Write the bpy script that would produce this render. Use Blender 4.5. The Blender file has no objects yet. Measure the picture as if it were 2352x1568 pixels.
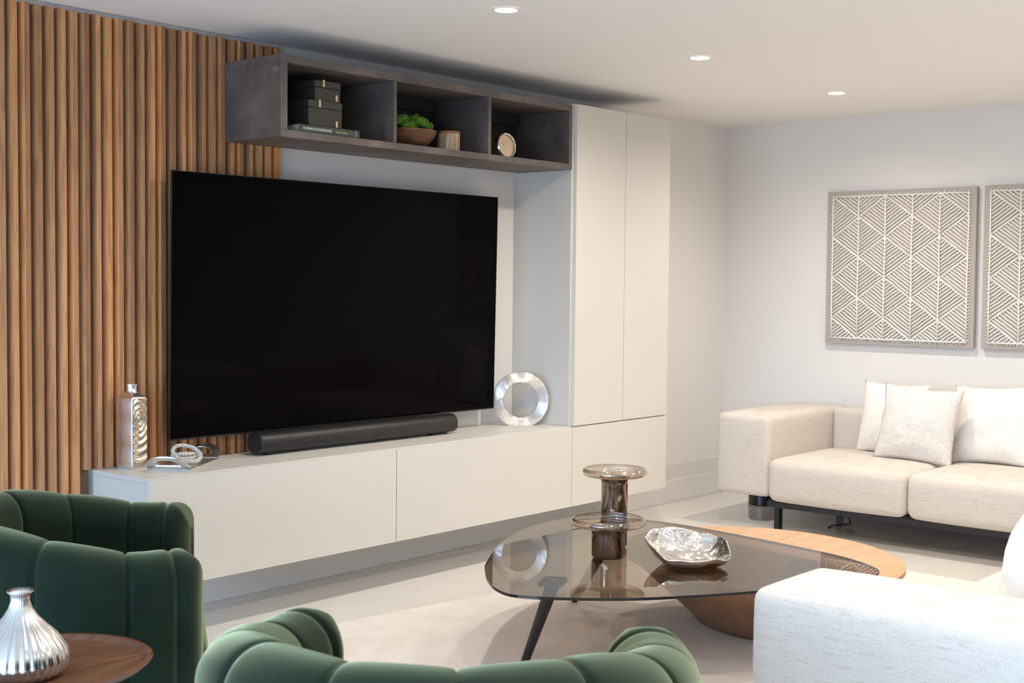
import bpy, bmesh, math, random
from mathutils import Vector, Matrix, noise
random.seed(7)
PI = math.pi
C = bpy.context.scene.collection
SC = bpy.context.scene

# ------------------------------------------------------------------ camera
cam_d = bpy.data.cameras.new('camera'); cam = bpy.data.objects.new('camera', cam_d); C.objects.link(cam)
YAW, PITCH, ROLL = -0.8608, -0.0452, 0.0093
_f = Vector((-math.sin(YAW)*math.cos(PITCH), math.cos(YAW)*math.cos(PITCH), math.sin(PITCH)))
_r = Vector((math.cos(YAW), math.sin(YAW), 0)); _u = _r.cross(_f)
R2 = _r*math.cos(ROLL) + _u*math.sin(ROLL); U2 = -_r*math.sin(ROLL) + _u*math.cos(ROLL)
_m = Matrix((R2, U2, -_f)).transposed().to_4x4(); _m.translation = Vector((0, -4.5593, 1.3706))
cam.matrix_world = _m
cam_d.sensor_width = 36; cam_d.lens = 2998.54*36/2352; cam_d.clip_start = .05
cam_d.dof.use_dof = True; cam_d.dof.focus_distance = 5.4; cam_d.dof.aperture_fstop = 8
SC.camera = cam

# ------------------------------------------------------------------ world, window light, exposure
w = bpy.data.worlds.new('sky'); SC.world = w; w.use_nodes = True
_t = w.node_tree; _g = _t.nodes.new('ShaderNodeTexCoord'); _s = _t.nodes.new('ShaderNodeSeparateXYZ'); _p = _t.nodes.new('ShaderNodeValToRGB')
_t.links.new(_g.outputs['Generated'], _s.inputs[0]); _t.links.new(_s.outputs[2], _p.inputs[0]); _t.links.new(_p.outputs[0], _t.nodes['Background'].inputs[0])
_p.color_ramp.elements[0].position = 0.0; _p.color_ramp.elements[0].color = (.19, .27, .38, 1)
_p.color_ramp.elements[1].position = 0.03; _p.color_ramp.elements[1].color = (.42, .66, 1.0, 1)
_t.nodes['Background'].inputs[1].default_value = 8.0
SC.view_settings.view_transform = 'Standard'; SC.view_settings.look = 'None'
SC.view_settings.exposure = 0.98; SC.view_settings.gamma = 1; SC.view_settings.use_curve_mapping = False
LAMP_W = 44.0
# daylight entering by the large glazed opening in the left wall (portal: it only guides the sky light)
H = 2.4
XL, XR, YS = -2.6, 7.468, -8.2
def portal(name, loc, rot, sx, sy):
    l = bpy.data.lights.new(name, 'AREA'); l.shape = 'RECTANGLE'; l.size = sx; l.size_y = sy; l.cycles.is_portal = True
    o = bpy.data.objects.new(name, l); C.objects.link(o); o.location = loc; o.rotation_euler = rot
WIN_Y0, WIN_Y1, WIN_Z0, WIN_Z1 = -6.6, -0.6, 0.05, 2.0
portal('window_portal', (XL-.02, (WIN_Y0+WIN_Y1)/2, (WIN_Z0+WIN_Z1)/2), (0, -PI/2, 0), WIN_Z1-WIN_Z0, WIN_Y1-WIN_Y0)

# ------------------------------------------------------------------ materials
def sr(r, g, b):
    f = lambda c: (c/255/12.92 if c/255 <= .04045 else ((c/255+.055)/1.055)**2.4)
    return (f(r), f(g), f(b), 1)
class M:
    def __init__(s, name):
        s.m = bpy.data.materials.new(name); s.m.use_nodes = True; s.t = s.m.node_tree
        s.b = s.t.nodes['Principled BSDF']; s.out = s.t.nodes['Material Output']
        s._co = None
    def n(s, t, **kw):
        nd = s.t.nodes.new(t)
        for k, v in kw.items():
            if k in nd.inputs: nd.inputs[k].default_value = v
            else: setattr(nd, k, v)
        return nd
    def l(s, a, b): s.t.links.new(a, b)
    def set(s, **kw):
        for k, v in kw.items(): s.b.inputs[k.replace('_', ' ')].default_value = v
        return s
    def co(s, scale=(1, 1, 1), kind='Object'):
        tc = s.n('ShaderNodeTexCoord'); mp = s.n('ShaderNodeMapping'); mp.inputs['Scale'].default_value = scale
        s.l(tc.outputs[kind], mp.inputs[0]); return mp.outputs[0]
    def noise(s, scale, vec, detail=4, rough=.55, dist=0):
        nd = s.n('ShaderNodeTexNoise'); nd.inputs['Scale'].default_value = scale; nd.inputs['Detail'].default_value = detail
        nd.inputs['Roughness'].default_value = rough; nd.inputs['Distortion'].default_value = dist
        s.l(vec, nd.inputs['Vector']); return nd.outputs['Fac']
    def ramp(s, fac, stops):
        nd = s.n('ShaderNodeValToRGB'); e = nd.color_ramp.elements
        while len(e) < len(stops): e.new(.5)
        for i, (p, c) in enumerate(stops): e[i].position = p; e[i].color = c
        s.l(fac, nd.inputs[0]); return nd.outputs[0]
    def bump(s, h, strength=.3, dist=.002):
        nd = s.n('ShaderNodeBump'); nd.inputs['Strength'].default_value = strength; nd.inputs['Distance'].default_value = dist
        s.l(h, nd.inputs['Height']); s.l(nd.outputs[0], s.b.inputs['Normal'])

def plain(name, col, rough=.5, **kw):
    m = M(name); m.set(Base_Color=col, Roughness=rough, **kw); return m.m
def paint(name, col, rough=.6, spec=.3):
    m = M(name); m.set(Base_Color=col, Roughness=rough); m.b.inputs['Specular IOR Level'].default_value = spec
    m.bump(m.noise(180, m.co(), 3), .05, .001); return m.m
WALL = paint('wall_paint', sr(232, 228, 223), .7)
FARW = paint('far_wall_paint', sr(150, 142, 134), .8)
CEIL = paint('ceiling_paint', sr(240, 237, 233), .8)
TRIM = paint('trim_paint', sr(236, 231, 224), .4)
LACQ = paint('white_lacquer', sr(210, 205, 196), .38, .4)
BLACK = plain('black_metal', (.012, .012, .014, 1), .4)
BLACKP = plain('black_plastic', (.008, .008, .009, 1), .35)

def wood_slats():
    m = M('oak_slats')
    tc = m.n('ShaderNodeTexCoord'); sp = m.n('ShaderNodeSeparateXYZ'); m.l(tc.outputs['Object'], sp.inputs[0])
    a = m.n('ShaderNodeMath', operation='DIVIDE'); m.l(sp.outputs[0], a.inputs[0]); a.inputs[1].default_value = .049
    fl = m.n('ShaderNodeMath', operation='FLOOR'); m.l(a.outputs[0], fl.inputs[0])
    wn = m.n('ShaderNodeTexWhiteNoise', noise_dimensions='1D'); m.l(fl.outputs[0], wn.inputs['W'])
    cb = m.n('ShaderNodeCombineXYZ'); m.l(wn.outputs['Value'], cb.inputs[0])
    vs = m.n('ShaderNodeVectorMath', operation='SCALE'); m.l(cb.outputs[0], vs.inputs[0]); vs.inputs['Scale'].default_value = 37
    ad = m.n('ShaderNodeVectorMath', operation='ADD'); m.l(tc.outputs['Object'], ad.inputs[0]); m.l(vs.outputs[0], ad.inputs[1])
    mp = m.n('ShaderNodeMapping'); mp.inputs['Scale'].default_value = (1, 1, .09); m.l(ad.outputs[0], mp.inputs[0])
    g = m.noise(26, mp.outputs[0], 8, .62, 1.6)
    fine = m.noise(420, mp.outputs[0], 3, .6)
    c1 = m.ramp(g, [(.3, sr(188, 140, 102)), (.5, sr(226, 176, 130)), (.7, sr(244, 198, 148))])
    t = m.ramp(wn.outputs['Value'], [(0, sr(176, 160, 150)), (.35, sr(214, 200, 190)), (.7, sr(236, 218, 196)), (1, sr(255, 226, 184))])
    mx = m.n('ShaderNodeMix', data_type='RGBA', blend_type='MULTIPLY'); mx.inputs[0].default_value = 1
    m.l(c1, mx.inputs[6]); m.l(t, mx.inputs[7])
    f2 = m.ramp(fine, [(.35, (.88, .88, .88, 1)), (.6, (1, 1, 1, 1))])
    m2 = m.n('ShaderNodeMix', data_type='RGBA', blend_type='MULTIPLY'); m2.inputs[0].default_value = 1
    m.l(mx.outputs[2], m2.inputs[6]); m.l(f2, m2.inputs[7]); m.l(m2.outputs[2], m.b.inputs['Base Color'])
    m.set(Roughness=.55); m.bump(fine, .15, .001); return m.m
SLAT = wood_slats()
def wood(name, dark, mid, light, scale=(1, 1, 1), s=6, rough=.45, dist=1.5):
    m = M(name); v = m.co(scale); g = m.noise(s, v, 8, .6, dist); fi = m.noise(s*16, v, 3, .6)
    mx = m.n('ShaderNodeMath', operation='MULTIPLY_ADD'); m.l(fi, mx.inputs[0]); mx.inputs[1].default_value = .3; m.l(g, mx.inputs[2])
    m.l(m.ramp(mx.outputs[0], [(.45, dark), (.62, mid), (.85, light)]), m.b.inputs['Base Color'])
    m.set(Roughness=rough); m.bump(fi, .1, .001); return m.m
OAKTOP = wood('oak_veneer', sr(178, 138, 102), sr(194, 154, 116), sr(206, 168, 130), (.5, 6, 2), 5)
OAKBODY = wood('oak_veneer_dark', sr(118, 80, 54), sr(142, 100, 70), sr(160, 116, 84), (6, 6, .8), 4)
WALNUT = wood('walnut', sr(72, 44, 29), sr(108, 70, 46), sr(130, 88, 60), (1, 7, 1), 3.5, .4)
BOWLW = wood('acacia', sr(70, 44, 28), sr(110, 74, 48), sr(136, 98, 66), (1, 1, 6), 6, .55)
def concrete():
    m = M('grey_concrete_laminate'); v = m.co((1, 1, 1)); g = m.noise(5, v, 8, .65, .4); f = m.noise(160, m.co((.35, .35, 1)), 4, .7)
    mx = m.n('ShaderNodeMath', operation='MULTIPLY_ADD'); m.l(f, mx.inputs[0]); mx.inputs[1].default_value = .35; m.l(g, mx.inputs[2])
    m.l(m.ramp(mx.outputs[0], [(.42, sr(66, 60, 58)), (.68, sr(98, 89, 84)), (.95, sr(126, 114, 107))]), m.b.inputs['Base Color'])
    m.set(Roughness=.5); m.bump(f, .08, .001); return m.m
CONC = concrete()
CONC_SHADE = plain('grey_laminate_painted_shade', sr(44, 41, 41), .6)  # shade of the shelf interior painted as a darker colour on back panel and rails
def fabric(name, col, col2, sx=(1, 1, 1), scale=220, bump=.4, dist=.002, sheen=.2):
    m = M(name); v = m.co(sx); f = m.noise(scale, v, 4, .7)
    st = m.noise(90, m.co((.12*sx[0]+.02, .12, 2.2)), 4, .7)
    mx = m.n('ShaderNodeMath', operation='ADD'); m.l(f, mx.inputs[0]); m.l(st, mx.inputs[1])
    m.l(m.ramp(mx.outputs[0], [(.82/2+.0, col2), (.56, col)]) if False else m.ramp(mx.outputs[0], [(.75, col2), (1.0, col)]), m.b.inputs['Base Color'])
    m.set(Roughness=.9); m.b.inputs['Sheen Weight'].default_value = sheen; m.b.inputs['Specular IOR Level'].default_value = .1
    m.bump(f, bump, dist); return m.m
LINEN = fabric('oatmeal_linen', sr(210, 200, 189), sr(188, 175, 162))
CREAM = fabric('cream_linen', sr(238, 231, 222), sr(228, 219, 208), scale=150, bump=.15)
WHITEP = fabric('white_linen', sr(240, 238, 234), sr(232, 230, 226), scale=150, bump=.15)
def boucle():
    m = M('boucle'); v = m.co(); vo = m.n('ShaderNodeTexVoronoi'); vo.inputs['Scale'].default_value = 150; m.l(v, vo.inputs['Vector'])
    m.l(m.ramp(vo.outputs['Distance'], [(.1, sr(236, 229, 222)), (.75, sr(208, 200, 192))]), m.b.inputs['Base Color'])
    m.set(Roughness=.95); m.bump(vo.outputs['Distance'], -.8, .004); return m.m
BOUCLE = boucle()
def velvet():
    m = M('green_velvet'); v = m.co(); g = m.noise(7, v, 4, .6, .6)
    m.l(m.ramp(g, [(.35, sr(8, 22, 14)), (.65, sr(15, 32, 21))]), m.b.inputs['Base Color'])
    m.set(Roughness=.75); m.b.inputs['Specular IOR Level'].default_value = .12
    m.b.inputs['Sheen Weight'].default_value = 1.0; m.b.inputs['Sheen Roughness'].default_value = .40
    m.b.inputs['Sheen Tint'].default_value = sr(216, 224, 178)
    m.bump(m.noise(300, v, 2), .15, .001); return m.m
VELVET = velvet()
def tiles():
    m = M('porcelain_tiles'); tc = m.n('ShaderNodeTexCoord'); mp = m.n('ShaderNodeMapping'); mp.inputs['Location'].default_value = (-.53, 2.07, 0)
    m.l(tc.outputs['Object'], mp.inputs[0])
    br = m.n('ShaderNodeTexBrick', offset=0.0, squash=1.0); br.inputs['Scale'].default_value = 1
    br.inputs['Brick Width'].default_value = 1.2; br.inputs['Row Height'].default_value = .6; br.inputs['Mortar Size'].default_value = .0016
    br.inputs['Mortar Smooth'].default_value = 0; m.l(mp.outputs[0], br.inputs['Vector'])
    g = m.noise(1.3, m.co((.35, 2.2, 1)), 7, .6, 1.2)
    m.l(m.ramp(g, [(.3, sr(222, 217, 209)), (.7, sr(231, 226, 219))]), br.inputs['Color1'])
    m.l(m.ramp(g, [(.3, sr(220, 215, 207)), (.7, sr(230, 225, 217))]), br.inputs['Color2'])
    br.inputs['Mortar'].default_value = sr(226, 221, 212)
    m.l(br.outputs['Color'], m.b.inputs['Base Color']); m.set(Roughness=.05); m.b.inputs['Specular IOR Level'].default_value = .9
    return m.m
TILE = tiles()
def rugm():
    m = M('rug_wool'); v = m.co(); f = m.noise(260, v, 3, .7); g = m.noise(5, v, 4, .6, .5); fl = m.noise(95, v, 2)
    mx = m.n('ShaderNodeMath', operation='MULTIPLY_ADD'); m.l(f, mx.inputs[0]); mx.inputs[1].default_value = .6; m.l(g, mx.inputs[2])
    c = m.ramp(mx.outputs[0], [(.55, sr(224, 213, 201)), (.95, sr(238, 229, 218))])
    sp = m.ramp(fl, [(.0, sr(190, 160, 130)), (.24, sr(215, 200, 185)), (.27, (1, 1, 1, 1))])
    x = m.n('ShaderNodeMix', data_type='RGBA', blend_type='MULTIPLY'); x.inputs[0].default_value = 1; m.l(c, x.inputs[6]); m.l(sp, x.inputs[7])
    m.l(x.outputs[2], m.b.inputs['Base Color']); m.set(Roughness=.95); m.b.inputs['Sheen Weight'].default_value = .3
    m.bump(f, .7, .006); return m.m
RUG = rugm()
def metal(name, col, rough, bscale=0, bs=.3, bd=.003, scale=(1, 1, 1)):
    m = M(name); m.set(Base_Color=col, Roughness=rough, Metallic=1.0)
    if bscale: m.bump(m.noise(bscale, m.co(scale), 2, .5, .3), bs, bd)
    return m.m
SILVER = metal('polished_silver', (.86, .83, .79, 1), .16)
HAMMER = metal('hammered_silver', (.80, .79, .78, 1), .25, 38, .25, .004)
SATIN = metal('satin_silver', (.66, .63, .60, 1), .22, 8, .1, .002, (1, 1, .2))
TRAYM = metal('brushed_tray_silver', (.86, .84, .80, 1), .30)
BRASS = metal('brass', (.75, .6, .36, 1), .3)
GREYM = metal('grey_metal', (.5, .48, .46, 1), .4)
def smoked(name, tint, fac):
    m = M(name); tr = m.n('ShaderNodeBsdfTransparent'); tr.inputs[0].default_value = tint
    gl = m.n('ShaderNodeBsdfGlossy'); gl.inputs['Roughness'].default_value = .02; gl.inputs[0].default_value = (1, .97, .93, 1)
    lw = m.n('ShaderNodeFresnel'); lw.inputs[0].default_value = fac
    ge = m.n('ShaderNodeNewGeometry'); sb_ = m.n('ShaderNodeMath', operation='SUBTRACT'); sb_.inputs[0].default_value = 1; m.l(ge.outputs['Backfacing'], sb_.inputs[1])
    mu = m.n('ShaderNodeMath', operation='MULTIPLY'); m.l(lw.outputs[0], mu.inputs[0]); m.l(sb_.outputs[0], mu.inputs[1])
    mx = m.n('ShaderNodeMixShader'); m.l(mu.outputs[0], mx.inputs[0]); m.l(tr.outputs[0], mx.inputs[1]); m.l(gl.outputs[0], mx.inputs[2])
    m.l(mx.outputs[0], m.out.inputs[0]); return m.m
GLASSTOP = smoked('bronze_glass', (.50, .44, .385, 1), 1.8)
def lustre(name, tint, g, base):
    # metallised smoked glass: tinted see-through layer with an iridescent mirror film
    m = M(name); tr = m.n('ShaderNodeBsdfTransparent'); tr.inputs[0].default_value = tint
    m.set(Base_Color=base, Roughness=.04, Metallic=1.0)
    m.b.inputs['Thin Film Thickness'].default_value = 420; m.b.inputs['Thin Film IOR'].default_value = 1.6
    lw = m.n('ShaderNodeLayerWeight'); lw.inputs[0].default_value = .35
    mr = m.n('ShaderNodeMapRange'); mr.inputs['To Min'].default_value = g; mr.inputs['To Max'].default_value = .85; m.l(lw.outputs['Facing'], mr.inputs[0])
    mx = m.n('ShaderNodeMixShader'); m.l(mr.outputs[0], mx.inputs[0]); m.l(tr.outputs[0], mx.inputs[1]); m.l(m.b.outputs[0], mx.inputs[2])
    m.l(mx.outputs[0], m.out.inputs[0]); return m.m
LUSTD = lustre('lustre_glass_dish', (.84, .76, .67, 1), .16, (.85, .78, .72, 1))
LUSTS = lustre('lustre_glass_stem', (.34, .25, .17, 1), .55, (.42, .35, .30, 1))
def screen():
    m = M('screen_glass'); m.set(Base_Color=(.002, .0015, .0016, 1), Roughness=.03); m.b.inputs['Specular IOR Level'].default_value = .035; return m.m
SCREEN = screen()
def moss():
    m = M('preserved_moss'); v = m.co(); f = m.noise(160, v, 5, .7)
    m.l(m.ramp(f, [(.3, sr(48, 72, 12)), (.55, sr(96, 138, 30)), (.8, sr(142, 178, 60))]), m.b.inputs['Base Color'])
    m.set(Roughness=.95); m.bump(f, .9, .006); return m.m
MOSS = moss()
def glow(name, col, s):
    m = M(name); e = m.n('ShaderNodeEmission'); e.inputs[0].default_value = col; e.inputs[1].default_value = s
    m.l(e.outputs[0], m.out.inputs[0]); return m.m
LED = glow('lamp_diffuser', (1, .93, .82, 1), 14)

# ------------------------------------------------------------------ mesh helpers
def bm_new(): return bmesh.new()
def box(bm, x0, x1, y0, y1, z0, z1, bev=0, seg=2):
    r = bmesh.ops.create_cube(bm, size=1.0); vs = r['verts']
    for v in vs: v.co = Vector((x0+(v.co.x+.5)*(x1-x0), y0+(v.co.y+.5)*(y1-y0), z0+(v.co.z+.5)*(z1-z0)))
    if bev:
        es = list({e for v in vs for e in v.link_edges})
        bmesh.ops.bevel(bm, geom=es, offset=bev, segments=seg, profile=.5, affect='EDGES')
def grid_surface(bm, P, closed_u=False, closed_v=False, cap0=False, cap1=False):
    V = [[bm.verts.new(p) for p in row] for row in P]; nu, nv = len(V), len(V[0])
    for i in range(nu if closed_u else nu-1):
        for j in range(nv if closed_v else nv-1):
            a, b, c, d = V[i][j], V[(i+1) % nu][j], V[(i+1) % nu][(j+1) % nv], V[i][(j+1) % nv]
            try: bm.faces.new((a, b, c, d))
            except ValueError: pass
    if cap0: bm.faces.new(V[0][::-1])
    if cap1: bm.faces.new(V[-1])
    return V
def lathe(bm, prof, seg=48, c=(0, 0, 0), cap=True, flute=0, nfl=0, sx=1, sy=1):
    rows = []
    for r, z in prof:
        row = []
        for k in range(seg):
            a = 2*PI*k/seg; rr = r*(1+flute*(abs(math.sin(a*nfl/2))-.6)) if flute else r
            row.append((c[0]+rr*sx*math.cos(a), c[1]+rr*sy*math.sin(a), c[2]+z))
        rows.append(row)
    grid_surface(bm, rows, closed_v=True, cap0=cap and prof[0][0] > 1e-4, cap1=cap and prof[-1][0] > 1e-4)
def rbox(bm, x0, x1, y0, y1, z0, z1, r, puff=(0, 0, 0), n=10, seed=0, wob=0):
    """soft cushion block: rounded box with bulged faces"""
    h = Vector(((x1-x0)/2, (y1-y0)/2, (z1-z0)/2)); c = Vector(((x0+x1)/2, (y0+y1)/2, (z0+z1)/2))
    def coords(hh):
        k = max(2, int(hh*2/.06)); k = min(k, 22)
        inner = [-(hh-r)+2*(hh-r)*i/k for i in range(k+1)]
        e = [-hh, -hh+.10*r, -hh+.3*r, -hh+.6*r]; return e+inner+[-x for x in e[::-1]]
    cs = [coords(h[i]) for i in range(3)]; cache = {}
    def vert(p):
        key = tuple(round(a, 5) for a in p)
        if key in cache: return cache[key]
        q = Vector([max(-(h[i]-r), min(h[i]-r, p[i])) for i in range(3)]); d = Vector(p)-q
        if d.length > 1e-9: d = d.normalized()*r
        v = q+d; t = [v[i]/h[i] for i in range(3)]
        for i in range(3):
            j, k = (i+1) % 3, (i+2) % 3
            v[i] += puff[i]*t[i]*max(0, 1-t[j]**4)*max(0, 1-t[k]**4)
        if wob:
            v += Vector(noise.noise_vector((v+c)*4+Vector((seed, 0, 0))))*wob
        cache[key] = bm.verts.new(v+c); return cache[key]
    for ax in range(3):
        j, k = (ax+1) % 3, (ax+2) % 3
        for sg in (-1, 1):
            A, B = cs[j], cs[k]
            for a in range(len(A)-1):
                for b in range(len(B)-1):
                    q = []
                    for (u, v_) in ((A[a], B[b]), (A[a+1], B[b]), (A[a+1], B[b+1]), (A[a], B[b+1])):
                        p = [0, 0, 0]; p[ax] = sg*h[ax]; p[j] = u; p[k] = v_; q.append(vert(p))
                    if sg < 0: q.reverse()
                    if len(set(q)) == 4:
                        try: bm.faces.new(q)
                        except ValueError: pass
def tube(bm, pts, r, seg=10, closed=False, cap=True, rfun=None):
    pts = [Vector(p) for p in pts]; n = len(pts); rows = []; prev = None
    for i, p in enumerate(pts):
        if closed: t = (pts[(i+1) % n]-pts[i-1]).normalized()
        else: t = (pts[min(i+1, n-1)]-pts[max(i-1, 0)]).normalized()
        if prev is None:
            a = Vector((0, 0, 1)) if abs(t.z) < .9 else Vector((1, 0, 0)); nrm = (a-t*a.dot(t)).normalized()
        else: nrm = (prev-t*prev.dot(t)).normalized()
        prev = nrm; bn = t.cross(nrm); rr = rfun(i/(n-1)) if rfun else r
        rows.append([p+(nrm*math.cos(2*PI*k/seg)+bn*math.sin(2*PI*k/seg))*rr for k in range(seg)])
    grid_surface(bm, rows, closed_u=closed, closed_v=True, cap0=cap and not closed, cap1=cap and not closed)
def prism(bm, outline, z0, z1, bev=0):
    lo = [bm.verts.new((x, y, z0)) for x, y in outline]; hi = [bm.verts.new((x, y, z1)) for x, y in outline]
    n = len(lo); bm.faces.new(lo[::-1]); bm.faces.new(hi)
    for i in range(n): bm.faces.new((lo[i], lo[(i+1) % n], hi[(i+1) % n], hi[i]))
def obj(name, bm, mat, parent=None, smooth=False, label=None):
    bmesh.ops.recalc_face_normals(bm, faces=bm.faces[:])
    me = bpy.data.meshes.new(name); bm.to_mesh(me); bm.free()
    o = bpy.data.objects.new(name, me); C.objects.link(o)
    if mat: me.materials.append(mat)
    if smooth:
        for p in me.polygons: p.use_smooth = True
        if smooth != 'all': me.set_sharp_from_angle(angle=math.radians(38 if smooth is True else smooth))
    if parent: o.parent = parent
    if label: o['label'] = label
    return o
def B(name, mat, parent, *bxs, bev=.0015, smooth=False, label=None):
    bm = bm_new()
    for b in bxs: box(bm, *b, bev=bev)
    return obj(name, bm, mat, parent, smooth, label)
def thing(name, label, cat, loc=(0, 0, 0), rz=0, group=None):
    o = bpy.data.objects.new(name, None); C.objects.link(o); o.empty_display_size = .1
    o.location = loc; o.rotation_euler = (0, 0, rz); o['label'] = label; o['category'] = cat
    if group: o['group'] = group
    return o
def tag(o, label, cat, group=None):
    o['label'] = label; o['category'] = cat
    if group: o['group'] = group
    return o
def struct(o): o['kind'] = 'structure'; return o
def copy_tree(o, parent=None):
    c = o.copy(); C.objects.link(c); c.parent = parent
    for ch in list(o.children): copy_tree(ch, c)
    return c
def text_mesh(name, body, size, mat, parent, loc, rot, extr=.0002, space=1.0, align='LEFT'):
    cu = bpy.data.curves.new(name, 'FONT'); cu.body = body; cu.size = size; cu.extrude = extr; cu.space_character = space; cu.align_x = align
    t = bpy.data.objects.new(name+'_tmp', cu); C.objects.link(t)
    dg = bpy.context.evaluated_depsgraph_get(); me = bpy.data.meshes.new_from_object(t.evaluated_get(dg)); bpy.data.objects.remove(t)
    o = bpy.data.objects.new(name, me); C.objects.link(o); me.materials.clear(); me.materials.append(mat)
    o.location = loc; o.rotation_euler = rot
    if parent: o.parent = parent
    return o

# ------------------------------------------------------------------ room shell
T = .15
struct(B('floor', TILE, None, (XL-T, XR+T, YS-T, T, -.1, 0), bev=0))
struct(B('ceiling', CEIL, None, (XL-T, XR+T, YS-T, T, H, H+.1), bev=0))
struct(B('wall_back', WALL, None, (XL-T, XR+T, 0, T, 0, H), bev=0))
struct(B('wall_right', WALL, None, (XR, XR+T, YS, 0, 0, H), bev=0))
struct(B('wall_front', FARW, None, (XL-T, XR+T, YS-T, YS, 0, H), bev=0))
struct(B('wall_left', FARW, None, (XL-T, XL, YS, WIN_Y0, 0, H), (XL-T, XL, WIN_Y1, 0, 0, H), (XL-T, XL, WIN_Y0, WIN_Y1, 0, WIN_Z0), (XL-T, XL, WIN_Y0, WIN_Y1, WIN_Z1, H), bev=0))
struct(B('baseboard_back', TRIM, None, (2.775, XR-.014, -.014, 0, 0, .14), bev=.003))
struct(B('baseboard_right', TRIM, None, (XR-.014, XR, YS, 0, 0, .14), bev=.003))
win = struct(B('window_1', TRIM, None, (XL-.1, XL-.04, WIN_Y0, WIN_Y1, WIN_Z0, WIN_Z0+.05), (XL-.1, XL-.04, WIN_Y0, WIN_Y1, WIN_Z1-.05, WIN_Z1),
    (XL-.1, XL-.04, WIN_Y0, WIN_Y0+.05, WIN_Z0+.05, WIN_Z1-.05), (XL-.1, XL-.04, WIN_Y1-.05, WIN_Y1, WIN_Z0+.05, WIN_Z1-.05),
    (XL-.1, XL-.04, -4.63, -4.57, WIN_Z0+.05, WIN_Z1-.05), (XL-.1, XL-.04, -2.63, -2.57, WIN_Z0+.05, WIN_Z1-.05)))

# ------------------------------------------------------------------ recessed downlights
def downlight(x, y, label):
    t = thing('recessed_downlight', label, 'ceiling light', (x, y, H), 0, 'recessed ceiling downlights')
    bm = bm_new(); lathe(bm, [(.044, -.0005), (.044, -.004), (.054, -.004), (.057, -.0005)], 40, cap=False); obj('trim_ring', bm, TRIM, t, True)
    bm = bm_new(); lathe(bm, [(.0001, -.002), (.044, -.002), (.044, -.0008)], 40, cap=False); obj('diffuser', bm, LED, t)
    l = bpy.data.lights.new('downlight_bulb', 'SPOT'); l.energy = LAMP_W; l.color = (1, .925, .825); l.spot_size = math.radians(165); l.spot_blend = 1.0; l.shadow_soft_size = .035
    lo = bpy.data.objects.new('downlight_bulb', l); C.objects.link(lo); lo.location = (0, 0, -.012); lo.parent = t
downlight(3.757, -1.285, 'round recessed downlight in the ceiling, nearest, above the television')
downlight(5.092, -1.294, 'round recessed downlight in the ceiling, middle one of the visible row')
downlight(6.463, -1.279, 'round recessed downlight in the ceiling, farthest, above the beige sofa arm')
for x, y in ((2.4, -3.2), (3.76, -3.2), (5.1, -3.2), (6.46, -3.2), (2.4, -5.1), (5.1, -5.1), (3.76, -6.9)):
    downlight(x, y, 'round recessed downlight in the ceiling outside the picture')

# ------------------------------------------------------------------ slatted oak wall panel
sp = thing('slatted_wall_panel', 'vertical oak slat wall panelling at the left of the television', 'wall panel', (0, 0, 0))
XS1 = 3.70; nsl = 42; ztop_s = 2.385
B('backing_board', plain('dark_backing', sr(120, 92, 72), .8), sp, (XS1-nsl*.049-.01, 2.765, -.012, -.0005, .0, ztop_s-.002), (2.765, XS1-.004, -.012, -.0005, .629, ztop_s-.002), bev=0)
bm = bm_new()
for i in range(nsl):
    x1 = XS1-i*.049; x0 = x1-.036; zt = ztop_s - .002*((i*7) % 3); yf, yb = -.034, -.012; ch = .005
    a = [(x0, yb), (x0+ch, yf), (x1-ch, yf), (x1, yb)]
    prism(bm, a, .0 if x1 < 2.769 else .629, zt)
obj('slats', bm, SLAT, sp)

# ------------------------------------------------------------------ low cabinet and tall cabinet
ZT, ZB, YF = .628, .211, -.411
XC0, XG, XT, XE = 2.77, 4.048, 5.312, 6.18
YB = -.036
co = thing('media_console', 'long white wall-hung media console under the television', 'cabinet', (0, 0, ZB))
def loc0(b, dz=-ZB): return (b[0], b[1], b[2], b[3], b[4]+dz, b[5]+dz)
B('top_panel', LACQ, co, loc0((XC0, XT+.0, -.389, YB, ZT-.018, ZT)), bev=.0008)
B('carcass', LACQ, co, loc0((XC0, XT, -.389, YB, ZB+.002, ZT-.0185)), loc0((3.71, XT, YB, -.001, ZB+.002, ZT)), bev=.0008)
B('drawer_front', LACQ, co, loc0((XC0, XG-.002, YF, -.390, ZB, ZT-.006)), bev=.001)
B('drawer_front', LACQ, co, loc0((XG+.002, XT-.0015, YF, -.390, ZB, ZT-.006)), bev=.001)
tc_ = thing('tall_cabinet', 'tall white handleless two-door cabinet beside the wall niche', 'cabinet', (0, 0, ZB))
B('carcass', LACQ, tc_, loc0((XT-.004, XE-.002, -.389, -.001, ZT+.001, 2.289)), loc0((XT+.001, XE-.002, -.389, -.015, ZB+.002, ZT+.001)), bev=.0008)
B('door', LACQ, tc_, loc0((XT+.0015+.012, 5.752, YF, -.390, ZT+.001, 2.287)), bev=.001)
B('door', LACQ, tc_, loc0((5.756, XE, YF, -.390, ZT+.001, 2.287)), bev=.001)
B('drawer_front', LACQ, tc_, loc0((XT+.0015, XE, YF, -.390, ZB, ZT-.004)), bev=.001)

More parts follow.
